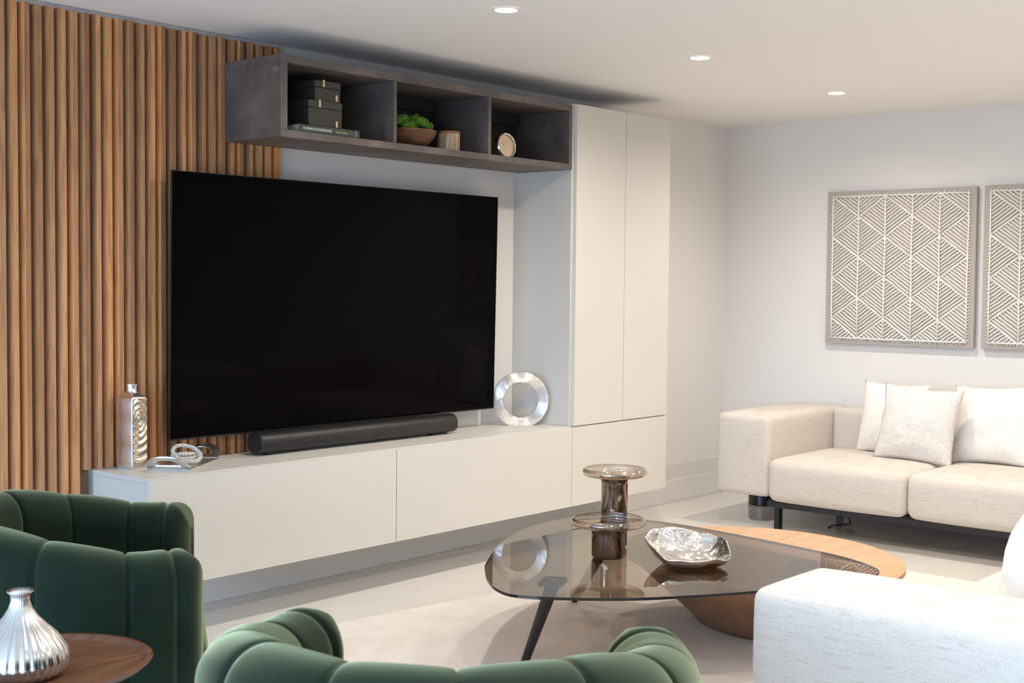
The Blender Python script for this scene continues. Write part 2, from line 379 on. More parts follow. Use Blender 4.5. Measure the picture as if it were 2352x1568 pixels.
# ------------------------------------------------------------------ grey floating shelf
SX0, SX1, SZ0, SZ1, SY = 3.401, 5.303, 1.950, 2.281, -.396
sh = thing('floating_shelf_unit', 'grey concrete-look wall shelf with three open compartments', 'shelf', (0, 0, SZ0))
def s0(*b): return (b[0], b[1], b[2], b[3], b[4]-SZ0, b[5]-SZ0)
yb = -.036
B('top_board', CONC, sh, s0(SX0, SX1, SY, yb, SZ1-.032, SZ1), bev=.0008)
B('bottom_board', CONC, sh, s0(SX0, SX1, SY, yb, SZ0, SZ0+.030), bev=.0008)
B('side_panel', CONC, sh, s0(SX0, SX0+.036, SY, yb, SZ0+.0305, SZ1-.0325), bev=.0008)
B('side_panel', CONC, sh, s0(SX1-.025, SX1, SY, yb, SZ0+.0305, SZ1-.0325), bev=.0008)
B('divider', CONC, sh, s0(4.035, 4.054, SY+.002, yb, SZ0+.0305, SZ1-.0325), bev=.0008)
B('divider', CONC, sh, s0(4.659, 4.680, SY+.002, yb, SZ0+.0305, SZ1-.0325), bev=.0008)
B('back_panel', CONC_SHADE, sh, s0(SX0+.037, SX1-.026, -.0355, -.001+0*yb, SZ0+.0305, SZ1-.0325) if False else s0(SX0+.037, SX1-.026, -.044, -.0365, SZ0+.0305, SZ1-.0325), bev=0)
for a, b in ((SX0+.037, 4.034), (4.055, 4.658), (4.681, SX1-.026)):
    B('hanging_rail', CONC_SHADE, sh, s0(a, b-.02, -.075, -.0445, SZ1-.088, SZ1-.033), bev=.001)
B('maker_plate', plain('plate_grey', sr(120, 110, 106), .5), sh, s0(SX0-.0015, SX0, -.386, -.350, SZ1-.068, SZ1-.050), bev=0, label='small pale grey plate')

# shelf contents
ZS = SZ0+.030
def storage_box(x0, x1, y0, y1, z, h, lid, label):
    t = thing('storage_box', label, 'box', ((x0+x1)/2, (y0+y1)/2, z), 0, 'black lidded boxes on the shelf')
    hx, hy = (x1-x0)/2, (y1-y0)/2; mt = plain('black_leatherette', sr(66, 63, 56), .55)
    body = B('box_body', mt, t, (-hx, hx, -hy, hy, 0, h-lid-.0015), bev=.002)
    lid_ = B('lid', mt, t, (-hx-.001, hx+.001, -hy-.001, hy+.001, h-lid, h), bev=.002)
    B('brass_tab', BRASS, lid_, (-hx*.42, -hx*.42+.011, -hy-.003, -hy-.0012, h-lid+.002, h+.004), bev=.0005, label='small brass tab')
    B('brass_tab', BRASS, body, (hx*.60, hx*.60+.011, -hy-.003, -hy-.0002, .008, .034), bev=.0005, label='small brass tab')
bk = thing('book', 'dark green hardcover book lying flat under the black boxes', 'book', (3.672, -.262, ZS))
cov = B('cover', plain('book_green', sr(52, 66, 60), .5), bk, (-.168, .168, -.125, -.122, .0, .034), (-.168, .168, -.125, .12, .0, .003), (-.168, .168, -.125, .12, .031, .034), bev=.0006)
B('pages', plain('paper', sr(200, 196, 190), .8), bk, (-.163, .163, -.1215, .117, .0035, .0305), bev=0)
WT = plain('white_ink', sr(235, 235, 230), .6); YT = plain('yellow_ink', sr(196, 186, 90), .6)
text_mesh('title', 'HUMAN PLAYGROUND', .0145, WT, cov, (-.147, -.1255, .0120), (PI/2, 0, 0), space=1.03)
text_mesh('subtitle', 'Why We Play', .0120, YT, cov, (.030, -.1255, .0115), (PI/2, 0, 0))
text_mesh('publisher_mark', 'M S', .008, plain('grey_ink', sr(120, 140, 130), .6), cov, (.115, -.1255, .015), (PI/2, 0, 0))
B('spine_band', WT, cov, (.146, .1475, -.1256, -.1250, .004, .032), bev=0)
storage_box(3.600, 3.785, -.335, -.085, ZS+.034, .112, .030, 'larger black lidded box with brass tabs, lower of the stack')
storage_box(3.645, 3.787, -.322, -.115, ZS+.1462, .088, .028, 'smaller black lidded box with brass tabs, on top of the stack')
mb = thing('moss_bowl', 'brown wooden bowl filled with green moss on the grey shelf', 'bowl', (4.268, -.235, ZS))
bm = bm_new(); lathe(bm, [(.0001, .001), (.07, .001), (.076, .004), (.105, .025), (.132, .055), (.142, .082), (.138, .084), (.128, .06), (.10, .032), (.0001, .02)], 56, cap=False)
obj('bowl_body', bm, BOWLW, mb, True)
bm = bm_new()
for i in range(58):
    a = i*2.39996; rr = .118*math.sqrt(i/58); z = .090+.042*(1-(rr/.125)**2)+random.uniform(-.012, .020); rad = random.uniform(.015, .025)
    rr = min(rr, .108)
    r = bmesh.ops.create_icosphere(bm, subdivisions=3, radius=rad, matrix=Matrix.Translation((rr*math.cos(a), rr*math.sin(a), z)))
    for v in r['verts']: v.co += Vector(noise.noise_vector(v.co*90))*.0045
obj('moss', bm, MOSS, mb, 'all', label='bright green clumps of moss')
cn = thing('jar_candle', 'small ribbed beige jar candle beside the wooden moss bowl', 'candle', (4.485, -.300, ZS))
def ribj():
    m = M('ribbed_ceramic'); wv = m.n('ShaderNodeTexWave'); wv.inputs['Scale'].default_value = 1
    g = m.noise(60, m.co((1, 1, .05)), 2); m.l(m.ramp(g, [(.4, sr(150, 122, 96)), (.6, sr(206, 178, 148))]), m.b.inputs['Base Color']); m.set(Roughness=.25); return m.m
bm = bm_new(); lathe(bm, [(.0001, 0), (.048, 0), (.052, .004), (.053, .084), (.050, .086), (.048, .08), (.048, .06), (.0001, .06)], 48, cap=False); obj('jar', bm, ribj(), cn, True)
bm = bm_new(); lathe(bm, [(.0001, .0862), (.0545, .0862), (.0545, .094), (.0001, .094)], 48, cap=False); obj('wooden_lid', bm, OAKBODY, cn, True, 'thin wooden lid')
ck = thing('desk_clock', 'round silver-rimmed clock with beige face on the grey shelf', 'clock', (4.885, -.305, ZS), math.radians(-4))
ck_in = []
rx = Matrix.Translation((0, 0, .063)) @ Matrix.Rotation(math.radians(90-7), 4, 'X')
def xf(bm, mtx): bmesh.ops.transform(bm, matrix=mtx, verts=bm.verts[:])
bm = bm_new(); lathe(bm, [(.056, .012), (.060, .015), (.064, .010), (.064, -.012), (.05, -.018), (.0001, -.018)], 56, cap=False); xf(bm, rx)
for v in bm.verts: v.co.z = max(v.co.z, .0004)
obj('bezel', bm, SILVER, ck, True)
bm = bm_new(); lathe(bm, [(.0001, .006), (.057, .006), (.0575, .011)], 56, cap=False); xf(bm, rx); dial_ = obj('dial', bm, metal('champagne_dial', (.62, .5, .38, 1), .35, 0), ck)
for nm, ang, ln, wd in (('hour_hand', 128, .026, .0016), ('minute_hand', 52, .038, .0012)):
    bm = bm_new(); box(bm, 0, ln, -wd, wd, .0075, .0085); xf(bm, rx @ Matrix.Translation((-.008, -.006, 0)) @ Matrix.Rotation(math.radians(ang), 4, 'Z')); obj(nm, bm, SILVER, dial_)

# ------------------------------------------------------------------ television
tv = thing('television', 'large black flat television mounted on the wall', 'television', (4.056, -.1, .720)); tv.rotation_euler = (math.radians(1.0), 0, 0)
hw, hh_ = .985, 1.086
B('screen', SCREEN, tv, (-hw+.004, hw-.004, -.0065, -.006, .006, hh_-.003), bev=0)
B('panel_frame', BLACKP, tv, (-hw, hw, -.006, .002, 0, hh_), bev=.0015)
B('rear_housing', BLACKP, tv, (-.8, .8, .002, .036, .04, .78), bev=.008)
B('wall_bracket', BLACK, tv, (-.2, .2, .036, .06, .3, .6), bev=0)
B('bottom_bezel', BLACKP, tv, (-hw, hw, -.0072, -.0058, 0, .006), bev=0)

# ------------------------------------------------------------------ soundbar
sb = thing('soundbar', 'long black rounded soundbar on the white console below the television', 'speaker', (4.062, -.156, ZT))
bm = bm_new(); L = 1.205; prof = []
pts = []
for k in range(28):
    a = 2*PI*k/28; cs_, sn = math.cos(a), math.sin(a); pts.append((.053*math.copysign(abs(cs_)**.85, cs_), .045*math.copysign(abs(sn)**.85, sn)))
rows = []
for x, s in ((-L/2, .93), (-L/2+.003, .99), (-L/2+.007, 1), (-L/2+.0075, .985), (-L/2+.009, 1)) + ((0, 1),) + ((L/2-.009, 1), (L/2-.0075, .985), (L/2-.007, 1), (L/2-.003, .99), (L/2, .93)):
    rows.append([(x, p[0]*s, .052+p[1]*s) for p in pts])
grid_surface(bm, rows, closed_v=True, cap0=True, cap1=True)
def grille():
    m = M('speaker_grille'); vo = m.n('ShaderNodeTexVoronoi'); vo.inputs['Scale'].default_value = 500; m.l(m.co(), vo.inputs['Vector'])
    m.set(Base_Color=(.014, .013, .012, 1), Roughness=.42); m.bump(vo.outputs['Distance'], .3, .001); return m.m
sbb = obj('body', bm, grille(), sb, 30)
B('foot', BLACK, sb, (-L/2+.05, -L/2+.15, -.025, .025, 0, .009)); B('foot', BLACK, sb, (L/2-.15, L/2-.05, -.025, .025, 0, .009))
text_mesh('logo', 'SONOS', .016, plain('logo_grey', (.06, .06, .06, 1), .4), sbb, (0, -.0545, .047), (PI/2, 0, 0), space=1.25, align='CENTER')

# ------------------------------------------------------------------ console ornaments
vz = thing('metal_bottle_vase', 'rectangular silver bottle vase with relief rings on the white console', 'vase', (2.900, -.103, ZT), math.radians(15))
bm = bm_new()
rows = []
W, D_, HB = .042, .041, .280
def rr_(wx, wy, z, rad=.006, n=8):
    row = []
    for cx_, cy_, a0 in ((1, 1, 0), (-1, 1, 90), (-1, -1, 180), (1, -1, 270)):
        for k in range(4):
            a = math.radians(a0+30*k); row.append(((wx-rad)*cx_+rad*math.cos(a), (wy-rad)*cy_+rad*math.sin(a), z))
    return row
zs = [0, .003]+[.02+i*.02 for i in range(13)]+[HB-.003]
for z in zs:
    s = .96 if z == 0 else 1; wb = .0016*math.sin(z*60)
    rows.append(rr_(W*s+wb, D_*s+wb*.6, z))
rows.append(rr_(W*.93, D_*.93, HB+.002)); rows.append(rr_(W*.75, D_*.75, HB+.010, .012)); rows.append(rr_(W*.56, D_*.56, HB+.018, .018)); rows.append(rr_(.0215, .0215, HB+.023, .0210)); rows.append(rr_(.0210, .0210, HB+.044, .0205)); rows.append(rr_(.0235, .0235, HB+.046, .023)); rows.append(rr_(.0230, .0230, HB+.051, .0225)); rows.append(rr_(.018, .018, HB+.050, .0175)); rows.append(rr_(.018, .018, HB+.028, .0175))
grid_surface(bm, rows, closed_v=True, cap0=True, cap1=True)
obj('bottle', bm, HAMMER, vz, 50)
bm = bm_new(); nx, nz = 44, 130; rows = []
for i in range(nx+1):
    u = -W+.003+(2*W-.006)*i/nx; row = []
    for j in range(nz+1):
        z = .004+(HB-.008)*j/nz; dx, dz = (u+.008)/1.0, (z-.195)/1.35; d = math.hypot(dx, dz)
        e = min(1, (W-.003-abs(u))/.004, (z-.004)/.004, (HB-.004-z)/.004); e = max(0, e)
        row.append((u, -D_-.0006-e*(.0030+.0030*math.sin(d*2*PI/(.0135+d*.05))), z))
    rows.append(row)
grid_surface(bm, rows); obj('relief_panel', bm, metal('antique_silver', (.62, .54, .45, 1), .27, 0), vz, 'all', label='antiqued silver panel of concentric rings')

# tray
P0, P1, P2 = Vector((2.905, -.190, 0)), Vector((2.985, -.355, 0)), Vector((3.325, -.125, 0))
P1 = Vector((2.99, -.362, 0))
ang = math.atan2(P2.y-P1.y, P2.x-P1.x); mid = (P0+P2)/2+Vector((-.012, -.004, 0))
ty = thing('serving_tray', 'silver rectangular tray with two looped handles on the console', 'tray', (mid.x, mid.y, ZT), ang)
hl, hw2 = .168, .086
bm = bm_new(); box(bm, -hl, hl, -hw2, hw2, 0, .007, bev=.002); obj('tray_plate', bm, TRAYM, ty, True)
def handle(sg):
    bm = bm_new(); rows = []; N = 40
    # curved handle plate with an oval slot, rising outwards
    def shape(a, k):  # a in [0,pi] outer arc
        return Vector((math.cos(a)*hw2*1.05, math.sin(a)**.8*.062))
    outer, inner = [], []
    for i in range(N+1):
        a = PI*i/N; o = Vector((math.cos(a)*hw2, max(0, math.sin(a))**.75*.072)); 
        inn = Vector((math.cos(a)*hw2*.60,   .016+max(0, math.sin(a))**.75*.038)); outer.append(o); inner.append(inn)
    def place(p, th): # p.x across, p.y up along slanted plane
        return Vector((sg*(hl+p.y*.80+th*.6*0), p.x, .004+p.y*.74+th))
    front = [[place(o, .004), place(i_, .004)] for o, i_ in zip(outer, inner)]
    back = [[place(i_, -.001), place(o, -.001)] for o, i_ in zip(outer, inner)]
    rows = [f+b for f, b in zip(front, back)]
    grid_surface(bm, rows, closed_v=True, cap0=True, cap1=True)
    # lower lip of slot
    lip = [[place(Vector((x, .0)), .004), place(Vector((x, .018)), .004), place(Vector((x, .018)), -.001), place(Vector((x, 0)), -.001)] for x in (-hw2*.98, hw2*.98)]
    grid_surface(bm, lip, closed_v=True, cap0=True, cap1=True)
    obj('handle', bm, TRAYM, ty, True)
handle(-1); handle(1)
kn = thing('rope_knot_ornament', 'looped knot of white and silver twisted rope on the silver tray', 'ornament', (mid.x+.005, mid.y-.003, ZT+.007), ang+.5)
ROPE = []
def ropem():
    m = M('twisted_rope'); wv = m.n('ShaderNodeTexWave'); wv.inputs['Scale'].default_value = 48; wv.bands_direction = 'DIAGONAL'; m.l(m.co(), wv.inputs['Vector'])
    m.l(m.ramp(wv.outputs['Fac'], [(.2, sr(160, 150, 138)), (.4, sr(226, 220, 210))]), m.b.inputs['Base Color']); m.set(Roughness=.4); return m.m
rm = ropem()
for (cx_, cy_, z, a_, b_, tlt, rot) in ((-.02, .0, .040, .078, .050, .30, .2), (.03, -.004, .026, .060, .044, -.22, -.5), (.005, .008, .024, .046, .034, .1, 1.1)):
    bm = bm_new(); n = 150; pts = []
    for strand in range(3):
        P = []
        for i in range(n):
            t = 2*PI*i/n; c = Vector((a_*math.cos(t), b_*math.sin(t), 0)); c = Matrix.Rotation(rot, 3, 'Z') @ c
            nrm = c.normalized(); ph = t*16+strand*2*PI/3
            p = c+nrm*math.cos(ph)*.0042+Vector((0, 0, math.sin(ph)*.0042)); p += Vector((cx_, cy_, z+tlt*c.x)); p.z = max(p.z, .0062); P.append(p)
        tube(bm, P, .0045, 7, closed=True)
    obj('rope_loop', bm, rm, kn, 'all')

# ring sculpture
rs = thing('ring_sculpture', 'silver ribbed ring sculpture standing on the console by the niche', 'sculpture', (5.172, -.176, ZT), math.radians(-44))
bm = bm_new(); NS, NR = 200, 100; ro, ri = .147, .090; cz = .132
rows = []
for i in range(NS):
    a = 2*PI*i/NS; row = []
    prof = []
    for j in range(NR+1):
        f = j/NR; r = ri+.002+(ro-ri-.004)*f; d = .014+.005*math.sin(PI*f)+.0010*math.sin(f*2*PI*14+5*noise.noise(Vector((math.cos(a)*4, math.sin(a)*4, f*2))))*(.6+.6*noise.noise(Vector((math.cos(a)*14, math.sin(a)*14, f*14))))
        prof.append((r, -d))
    prof.append((ro, -.008)); prof.append((ro, .012)); prof.append((ri, .012)); prof.append((ri, -.010))
    for r, d in prof: row.append((r*math.cos(a), d, max(.0002, cz+r*math.sin(a))))
    rows.append(row)
grid_surface(bm, rows, closed_u=True, closed_v=True)
obj('ring', bm, metal('ribbed_silver', (.88, .85, .82, 1), .2), rs, 'all')

# ------------------------------------------------------------------ sofas
def sofa(name, label, x_len, loc, rz, seams, mat):
    """local: faces -y, x from 0 to x_len, y from 0 (front) to depth"""
    t = thing(name, label, 'sofa', loc, rz)
    Dp = .95; aw = .345; zb, za = .185, .638
    for a, b in ((0, aw), (x_len-aw, x_len)):
        bm = bm_new(); rbox(bm, a, b, 0, Dp, zb, za, .035, (.004, .006, .010)); obj('armrest', bm, mat, t, 'all')
    ns = len(seams)-1
    for i in range(ns):
        bm = bm_new(); rbox(bm, seams[i]+.002, seams[i+1]-.002, -.03, .74, .170, .405, .05, (.004, .008, .016)); obj('seat_cushion', bm, mat, t, 'all')
    for i in range(ns):
        bm = bm_new(); rbox(bm, seams[i]+.003, seams[i+1]-.003, .745, .95, .19, .636, .028, (.002, .006, .006)); obj('backrest', bm, mat, t, 'all')
    B('base_frame', BLACK, t, (aw*.95, x_len-aw*.95, .02, .06, .132, .165), (aw*.95, x_len-aw*.95, .85, .89, .132, .165), (aw*.95, aw*.95+.04, .06, .85, .132, .165), (x_len-aw*.95-.04, x_len-aw*.95, .06, .85, .132, .165), (x_len/2-.02, x_len/2+.02, .06, .85, .132, .165), bev=.002)
    B('underside_cloth', plain('black_cloth', (.01, .01, .012, 1), .9), t, (aw, x_len-aw, .01, .93, .1655, .178), bev=0)
    for lx in (aw+.012, x_len-aw-.042):
        for ly in (.05, .80):
            B('leg', BLACK, t, (lx, lx+.030, ly, ly+.045, 0, .1315), bev=.002)
    return t
s1 = sofa('sofa', 'oatmeal fabric sofa against the right wall under the framed art', 3.12, (6.42, -.588, 0), -PI/2, [.345, 1.155, 1.965, 2.775], LINEN)
s2 = sofa('sofa', 'pale fabric sofa in the right foreground, seen over its armrest', 3.1, (5.86, -2.955, 0), PI, [.37, 1.16, 1.95, 2.73], LINEN)

def pillow(name, label, mat, loc, rot, sx, sz, th, group=None, seed=0, pinch=.085):
    bm = bm_new(); N = 30; V = {}
    for side in (1, -1):
        for i in range(N+1):
            for j in range(N+1):
                u, v = -1+2*i/N, -1+2*j/N
                if side == -1 and (i in (0, N) or j in (0, N)): V[(side, i, j)] = V[(1, i, j)]; continue
                pu = 1-pinch*(1-v*v)*1.0; pv = 1-pinch*(1-u*u)*1.0
                x = u*sx/2*pu; z = v*sz/2*pv
                t = ((1-abs(u)**2.2)*(1-abs(v)**2.2))**.55; y = side*th/2*t
                d = noise.noise(Vector((u*1.6+seed, v*1.6, side*3)))*.014*t + noise.noise(Vector((u*5+seed, v*5, side)))*.004
                edge = noise.noise(Vector((u*6+seed, v*6, 9)))*.004
                V[(side, i, j)] = bm.verts.new((x+edge, y+d*side, z+edge))
    for side in (1, -1):
        for i in range(N):
            for j in range(N):
                q = [V[(side, i, j)], V[(side, i+1, j)], V[(side, i+1, j+1)], V[(side, i, j+1)]]
                try: bm.faces.new(q if side == -1 else q[::-1])
                except ValueError: pass
    o = obj(name, bm, mat, None, 'all'); o.location = loc; o.rotation_euler = rot; tag(o, label, 'cushion', group); return o
G = 'cushions on the sofas'
pillow('cushion', 'plain cream cushion leaning at the left, partly behind the textured cushion', CREAM, (7.045, -1.37, .615), (math.radians(-13), 0, -PI/2-.12), .42, .42, .15, G, 1)
pillow('cushion', 'speckled boucle cushion in front between two plain cream cushions', BOUCLE, (6.865, -1.60, .612), (math.radians(-15), math.radians(3), -PI/2+.02), .45, .43, .15, G, 5)
pillow('cushion', 'plain cream cushion at the right of the textured cushion', CREAM, (7.03, -1.945, .622), (math.radians(-12), math.radians(-3), -PI/2-.1), .46, .44, .16, G, 9)
pillow('cushion', 'white cushion on the foreground sofa at the right edge of the picture', WHITEP, (3.70, -3.32, .60), (math.radians(-14), 0, PI+.25), .46, .46, .17, G, 13)

# ------------------------------------------------------------------ wall art
def art(label, y0, y1, z0, z1):
    t = thing('framed_rope_art', label, 'wall art', (XR-.036, y0, z0), -PI/2, 'framed rope panels on the right wall')
    Wd, Hd = y0-y1, z1-z0
    def linen():
        m = M('taupe_canvas'); f = m.noise(400, m.co(), 2); m.l(m.ramp(f, [(.3, sr(172, 162, 152)), (.7, sr(188, 178, 168))]), m.b.inputs['Base Color']); m.set(Roughness=.9); m.bump(f, .3, .001); return m.m
    B('canvas_board', linen(), t, (0, Wd, 0, .034, 0, Hd), bev=.002)
    bm = bm_new(); rnd = random.Random(11)
    mx, mz = .042, .034; x0, x1, zb, zt = mx, Wd-mx, mz, Hd-mz
    cw = (x1-x0)/5; per = (zt-zb)/3.5; yy = -.0045
    def strand(a, b, r=.0046, ext=0, lift=0):
        a, b = Vector(a), Vector(b); d = (b-a).normalized(); a = a-d*ext*rnd.uniform(.3, 1); b = b+d*ext*rnd.uniform(.3, 1)
        n = 5; P = []
        for i in range(n+1):
            p = a.lerp(b, i/n); j = Vector((rnd.uniform(-1, 1), rnd.uniform(-1, 1)))*.0019
            P.append((p.x+j.x, yy-lift, p.y+j.y))
        tube(bm, P, r, 5, rfun=lambda f: r)
    for s in range(6):
        x = x0+cw*s; strand((x, zb), (x, zt), .0045, .012, .004)
    for z in (zb, zt): strand((x0, z), (x1, z), .0045, .01, .004)
    # nodes: even spines at zt-k*per, odd spines at zt-(k+.5)*per
    for s in range(6):
        off = 0 if s % 2 == 0 else .5
        for k in range(-1, 5):
            top, bot = zt-(k+off)*per, zt-(k+off+1)*per
            for side in (-1, 1):
                if not (0 <= s+side <= 5): continue
                xs, xo = x0+cw*s, x0+cw*(s+side); zm = (top+bot)/2
                # hatch strands parallel to the lower rhombus edge (from outer-mid down to spine-bottom)
                N = 11
                for i in range(0, N+1):
                    f = i/N
                    # start on upper edge (spine top -> outer mid), direction parallel (outer mid -> spine bottom)
                    a = Vector((xs+(xo-xs)*f, top+(zm-top)*f)); dirv = Vector((xs-xo, bot-zm)); b = a+dirv*f
                    if i == 0: continue
                    def clip(a, b):
                        lo, hi = zb-.004, zt+.004
                        if a.y > hi and b.y > hi or a.y < lo and b.y < lo: return None
                        if abs(b.y-a.y) < 1e-6: return (a, b)
                        for _ in range(1):
                            if a.y > hi: a = a+(b-a)*((hi-a.y)/(b.y-a.y))
                            if b.y > hi: b = a+(b-a)*((hi-a.y)/(b.y-a.y))
                            if b.y < lo: b = a+(b-a)*((lo-a.y)/(b.y-a.y))
                            if a.y < lo: a = b+(a-b)*((lo-b.y)/(a.y-b.y))
                        return (a, b)
                    c = clip(a, b)
                    if c and (c[0]-c[1]).length > .01:
                        strand(c[0], c[1], .0052 if i == N else .0040, .006 if (s in (0, 5) or c[0].y > zt-.002 or c[1].y < zb+.002) else 0)
                    if i == N:
                        c2 = clip(Vector((xs, top)), Vector((xo, zm)))
                        if c2 and (c2[0]-c2[1]).length > .01: strand(c2[0], c2[1], .0040, 0, .002)
    # frayed ends around the border
    for i in range(46):
        f = (i+.5)/46; L = rnd.uniform(.010, .019)
        strand((x0+(x1-x0)*f, zt), (x0+(x1-x0)*f+L*.8, zt+L), .0028); strand((x0+(x1-x0)*f, zb), (x0+(x1-x0)*f+L*.8, zb-L), .0028)
        z = zb+(zt-zb)*f; strand((x0, z), (x0-L, z-L*.5), .0028); strand((x1, z), (x1+L, z+L*.4), .0028)
    obj('rope_lattice', bm, plain('white_paper_rope', sr(246, 241, 232), .85), t, 'all', label='white twisted rope lattice')
art('square taupe panel with white rope lattice, nearer the room corner', -.743, -1.676, 1.014, 1.947)
art('square taupe panel with white rope lattice, cut by the right picture edge', -1.720, -2.653, 1.016, 1.949)

# ------------------------------------------------------------------ rug
bm = bm_new(); ol = [(5.97, -1.07), (5.90, -2.90), (2.75, -2.90), (2.65, -.565), (3.41, -.69)][::-1]
prism(bm, ol, .0005, .012); rg = obj('area_rug', bm, RUG); tag(rg, 'pale beige wool area rug under the coffee table', 'rug')

# ------------------------------------------------------------------ coffee tables
def smooth_loop(P, n=10):
    out = []; m = len(P)
    for i in range(m):
        p0, p1, p2, p3 = [Vector(P[(i+k-1) % m]) for k in range(4)]
        for k in range(n):
            t = k/n; out.append(.5*((2*p1)+(-p0+p2)*t+(2*p0-5*p1+4*p2-p3)*t*t+(-p0+3*p1-3*p2+p3)*t**3))
    return [(p.x, p.y) for p in out]
ZG = .357
gl = thing('glass_coffee_table', 'bronze glass topped coffee table with splayed black legs', 'coffee table', (3.9, -1.8, .012))
go = [(3.506, -1.432), (3.811, -1.235), (4.076, -1.122), (4.30, -1.081), (4.481, -1.126), (4.595, -1.30), (4.622, -1.528), (4.592, -1.842), (4.537, -2.164), (4.471, -2.395), (4.34, -2.56), (4.10, -2.53), (3.775, -2.379), (3.454, -2.165), (3.281, -1.979), (3.200, -1.843), (3.213, -1.745), (3.297, -1.625), (3.40, -1.52)]
lo_ = smooth_loop(go, 8); cxx = sum(p[0] for p in lo_)/len(lo_); cyy = sum(p[1] for p in lo_)/len(lo_)
def ring_rows(levels, base, ox, oy): return [[(cxx+(x-cxx)*s-ox, cyy+(y-cyy)*s-oy, z) for x, y in base] for s, z in levels]
bm = bm_new(); zz = ZG-.012
grid_surface(bm, ring_rows([(.9975, zz-.010), (1, zz-.008), (1, zz-.002), (.9975, zz)], lo_, 3.9, -1.8), closed_v=True, cap0=True, cap1=True)
o = obj('glass_top', bm, GLASSTOP, gl); me = o.data; EDGE = plain('dark_glass_edge', (.015, .013, .012, 1), .08); me.materials.append(EDGE)
for p in me.polygons:
    if abs(p.normal.z) < .9: p.material_index = 1
def gleg(px_, py_, fx, fy, nm='leg'):
    bm = bm_new(); a = Vector((px_-3.9, py_+1.8, zz-.026)); b = Vector((fx-3.9, fy+1.8, .006))
    tube(bm, [a, a.lerp(b, .5), b], .02, 16, rfun=lambda f: .024-.009*f)
    lg = obj(nm, bm, BLACK, gl, True)
    bm = bm_new(); rm_ = Matrix.Translation((px_-3.9, py_+1.8, zz-.0185)) @ Matrix.Rotation(math.radians(25), 4, 'Z')
    r = bmesh.ops.create_cube(bm, size=1, matrix=rm_ @ Matrix.Diagonal((.11, .085, .016, 1))); bmesh.ops.bevel(bm, geom=bm.edges[:], offset=.003, segments=2, affect='EDGES')
    return obj('mounting_plate', bm, plain('plate_dark', (.05, .05, .055, 1), .3), lg)
mp_ = gleg(3.487, -1.759, 3.515, -1.610); gleg(4.28, -1.42, 4.366, -1.17); 
for a in (0,):
    bm = bm_new()
    for k in range(2):
        r = bmesh.ops.create_cube(bm, size=1, matrix=Matrix.Translation((3.487-3.9, -1.759+1.8, zz-.0102)) @ Matrix.Rotation(math.radians(35+70*k), 4, 'Z') @ Matrix.Diagonal((.03, .003, .0005, 1)))
    obj('screw', bm, BRASS, mp_, label='small cross screw')

wt = thing('wooden_coffee_table', 'oval oak coffee table on a tapered solid base, partly under the glass', 'coffee table', (4.45, -2.02, .012))
bm = bm_new(); N = 96
def ell(cx_, cy_, a, b, rot, z, e=2.0):
    row = []
    for k in range(N):
        t = 2*PI*k/N; c, s = math.cos(t), math.sin(t)
        x = a*math.copysign(abs(c)**(2/e), c); y = b*math.copysign(abs(s)**(2/e), s)
        row.append((cx_+x*math.cos(rot)-y*math.sin(rot)-4.45, cy_+x*math.sin(rot)+y*math.cos(rot)+2.02, z-.012))
    return row
RT = math.radians(68); WZ = .318
rows = [ell(4.655, -1.975, .36, .30, RT, .0125), ell(4.652, -1.975, .39, .33, RT, .05), ell(4.56, -1.98, .50, .43, RT, .20), ell(4.50, -1.985, .57, .49, RT, WZ-.022)]
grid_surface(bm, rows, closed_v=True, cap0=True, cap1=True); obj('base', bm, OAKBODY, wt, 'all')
for p in wt.children[0].data.polygons:
    if abs(p.normal.z) > .95: p.use_smooth = False
bm = bm_new(); rows = [ell(4.49, -1.99, .585, .505, RT, WZ-.0215), ell(4.49, -1.99, .592, .512, RT, WZ-.018), ell(4.49, -1.99, .592, .512, RT, WZ-.002), ell(4.49, -1.99, .589, .509, RT, WZ)]
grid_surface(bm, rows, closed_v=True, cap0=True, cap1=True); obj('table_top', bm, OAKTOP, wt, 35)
B('glass_support', BLACK, gl, (4.344-3.9-.05, 4.344-3.9+.05, -2.254+1.8-.035, -2.254+1.8+.035, WZ-.012+.0005, zz-.0105), bev=.003)

# candle holders
def holder(label, x, y, rb, rd, h, dish_h, group):
    t = thing('candle_holder', label, 'candle holder', (x, y, ZG), 0, group); n = 72
    bm = bm_new(); zd = h-dish_h
    pr = [(.0001, .0015), (rb-.012, .0015), (rb-.004, .004), (rb, .012), (rb, zd-.028), (rb+.002, zd-.014), (rb+.010, zd-.004)]
    lathe(bm, pr, n, cap=False); obj('stem', bm, LUSTS, t, 'all', label='mirrored smoky stem')
    bm = bm_new()
    pr = [(rb+.010, zd-.004), (rb+.022, zd), (rd-.020, zd+.001), (rd-.007, zd+.005), (rd-.001, zd+.012), (rd, zd+.018), (rd-.002, zd+.025), (rd-.007, h-.002), (rd-.010, h), (rd-.012, h-.001)]
    lathe(bm, [(rb+.009, zd-.004), (rb-.004, zd-.010), (rb-.014, zd-.024), (.0001, zd-.032)], n, cap=False)
    lathe(bm, pr, n, cap=False); obj('dish', bm, LUSTD, t, 'all', label='shallow see-through smoky glass dish')
holder('low smoky glass candle holder with the wider dish, in front', 3.868, -1.712, .0605, .139, .150, .032, 'smoked glass candle holders on the glass table')
holder('tall smoky glass candle holder standing behind the low one', 4.047, -1.608, .0505, .125, .305, .032, 'smoked glass candle holders on the glass table')

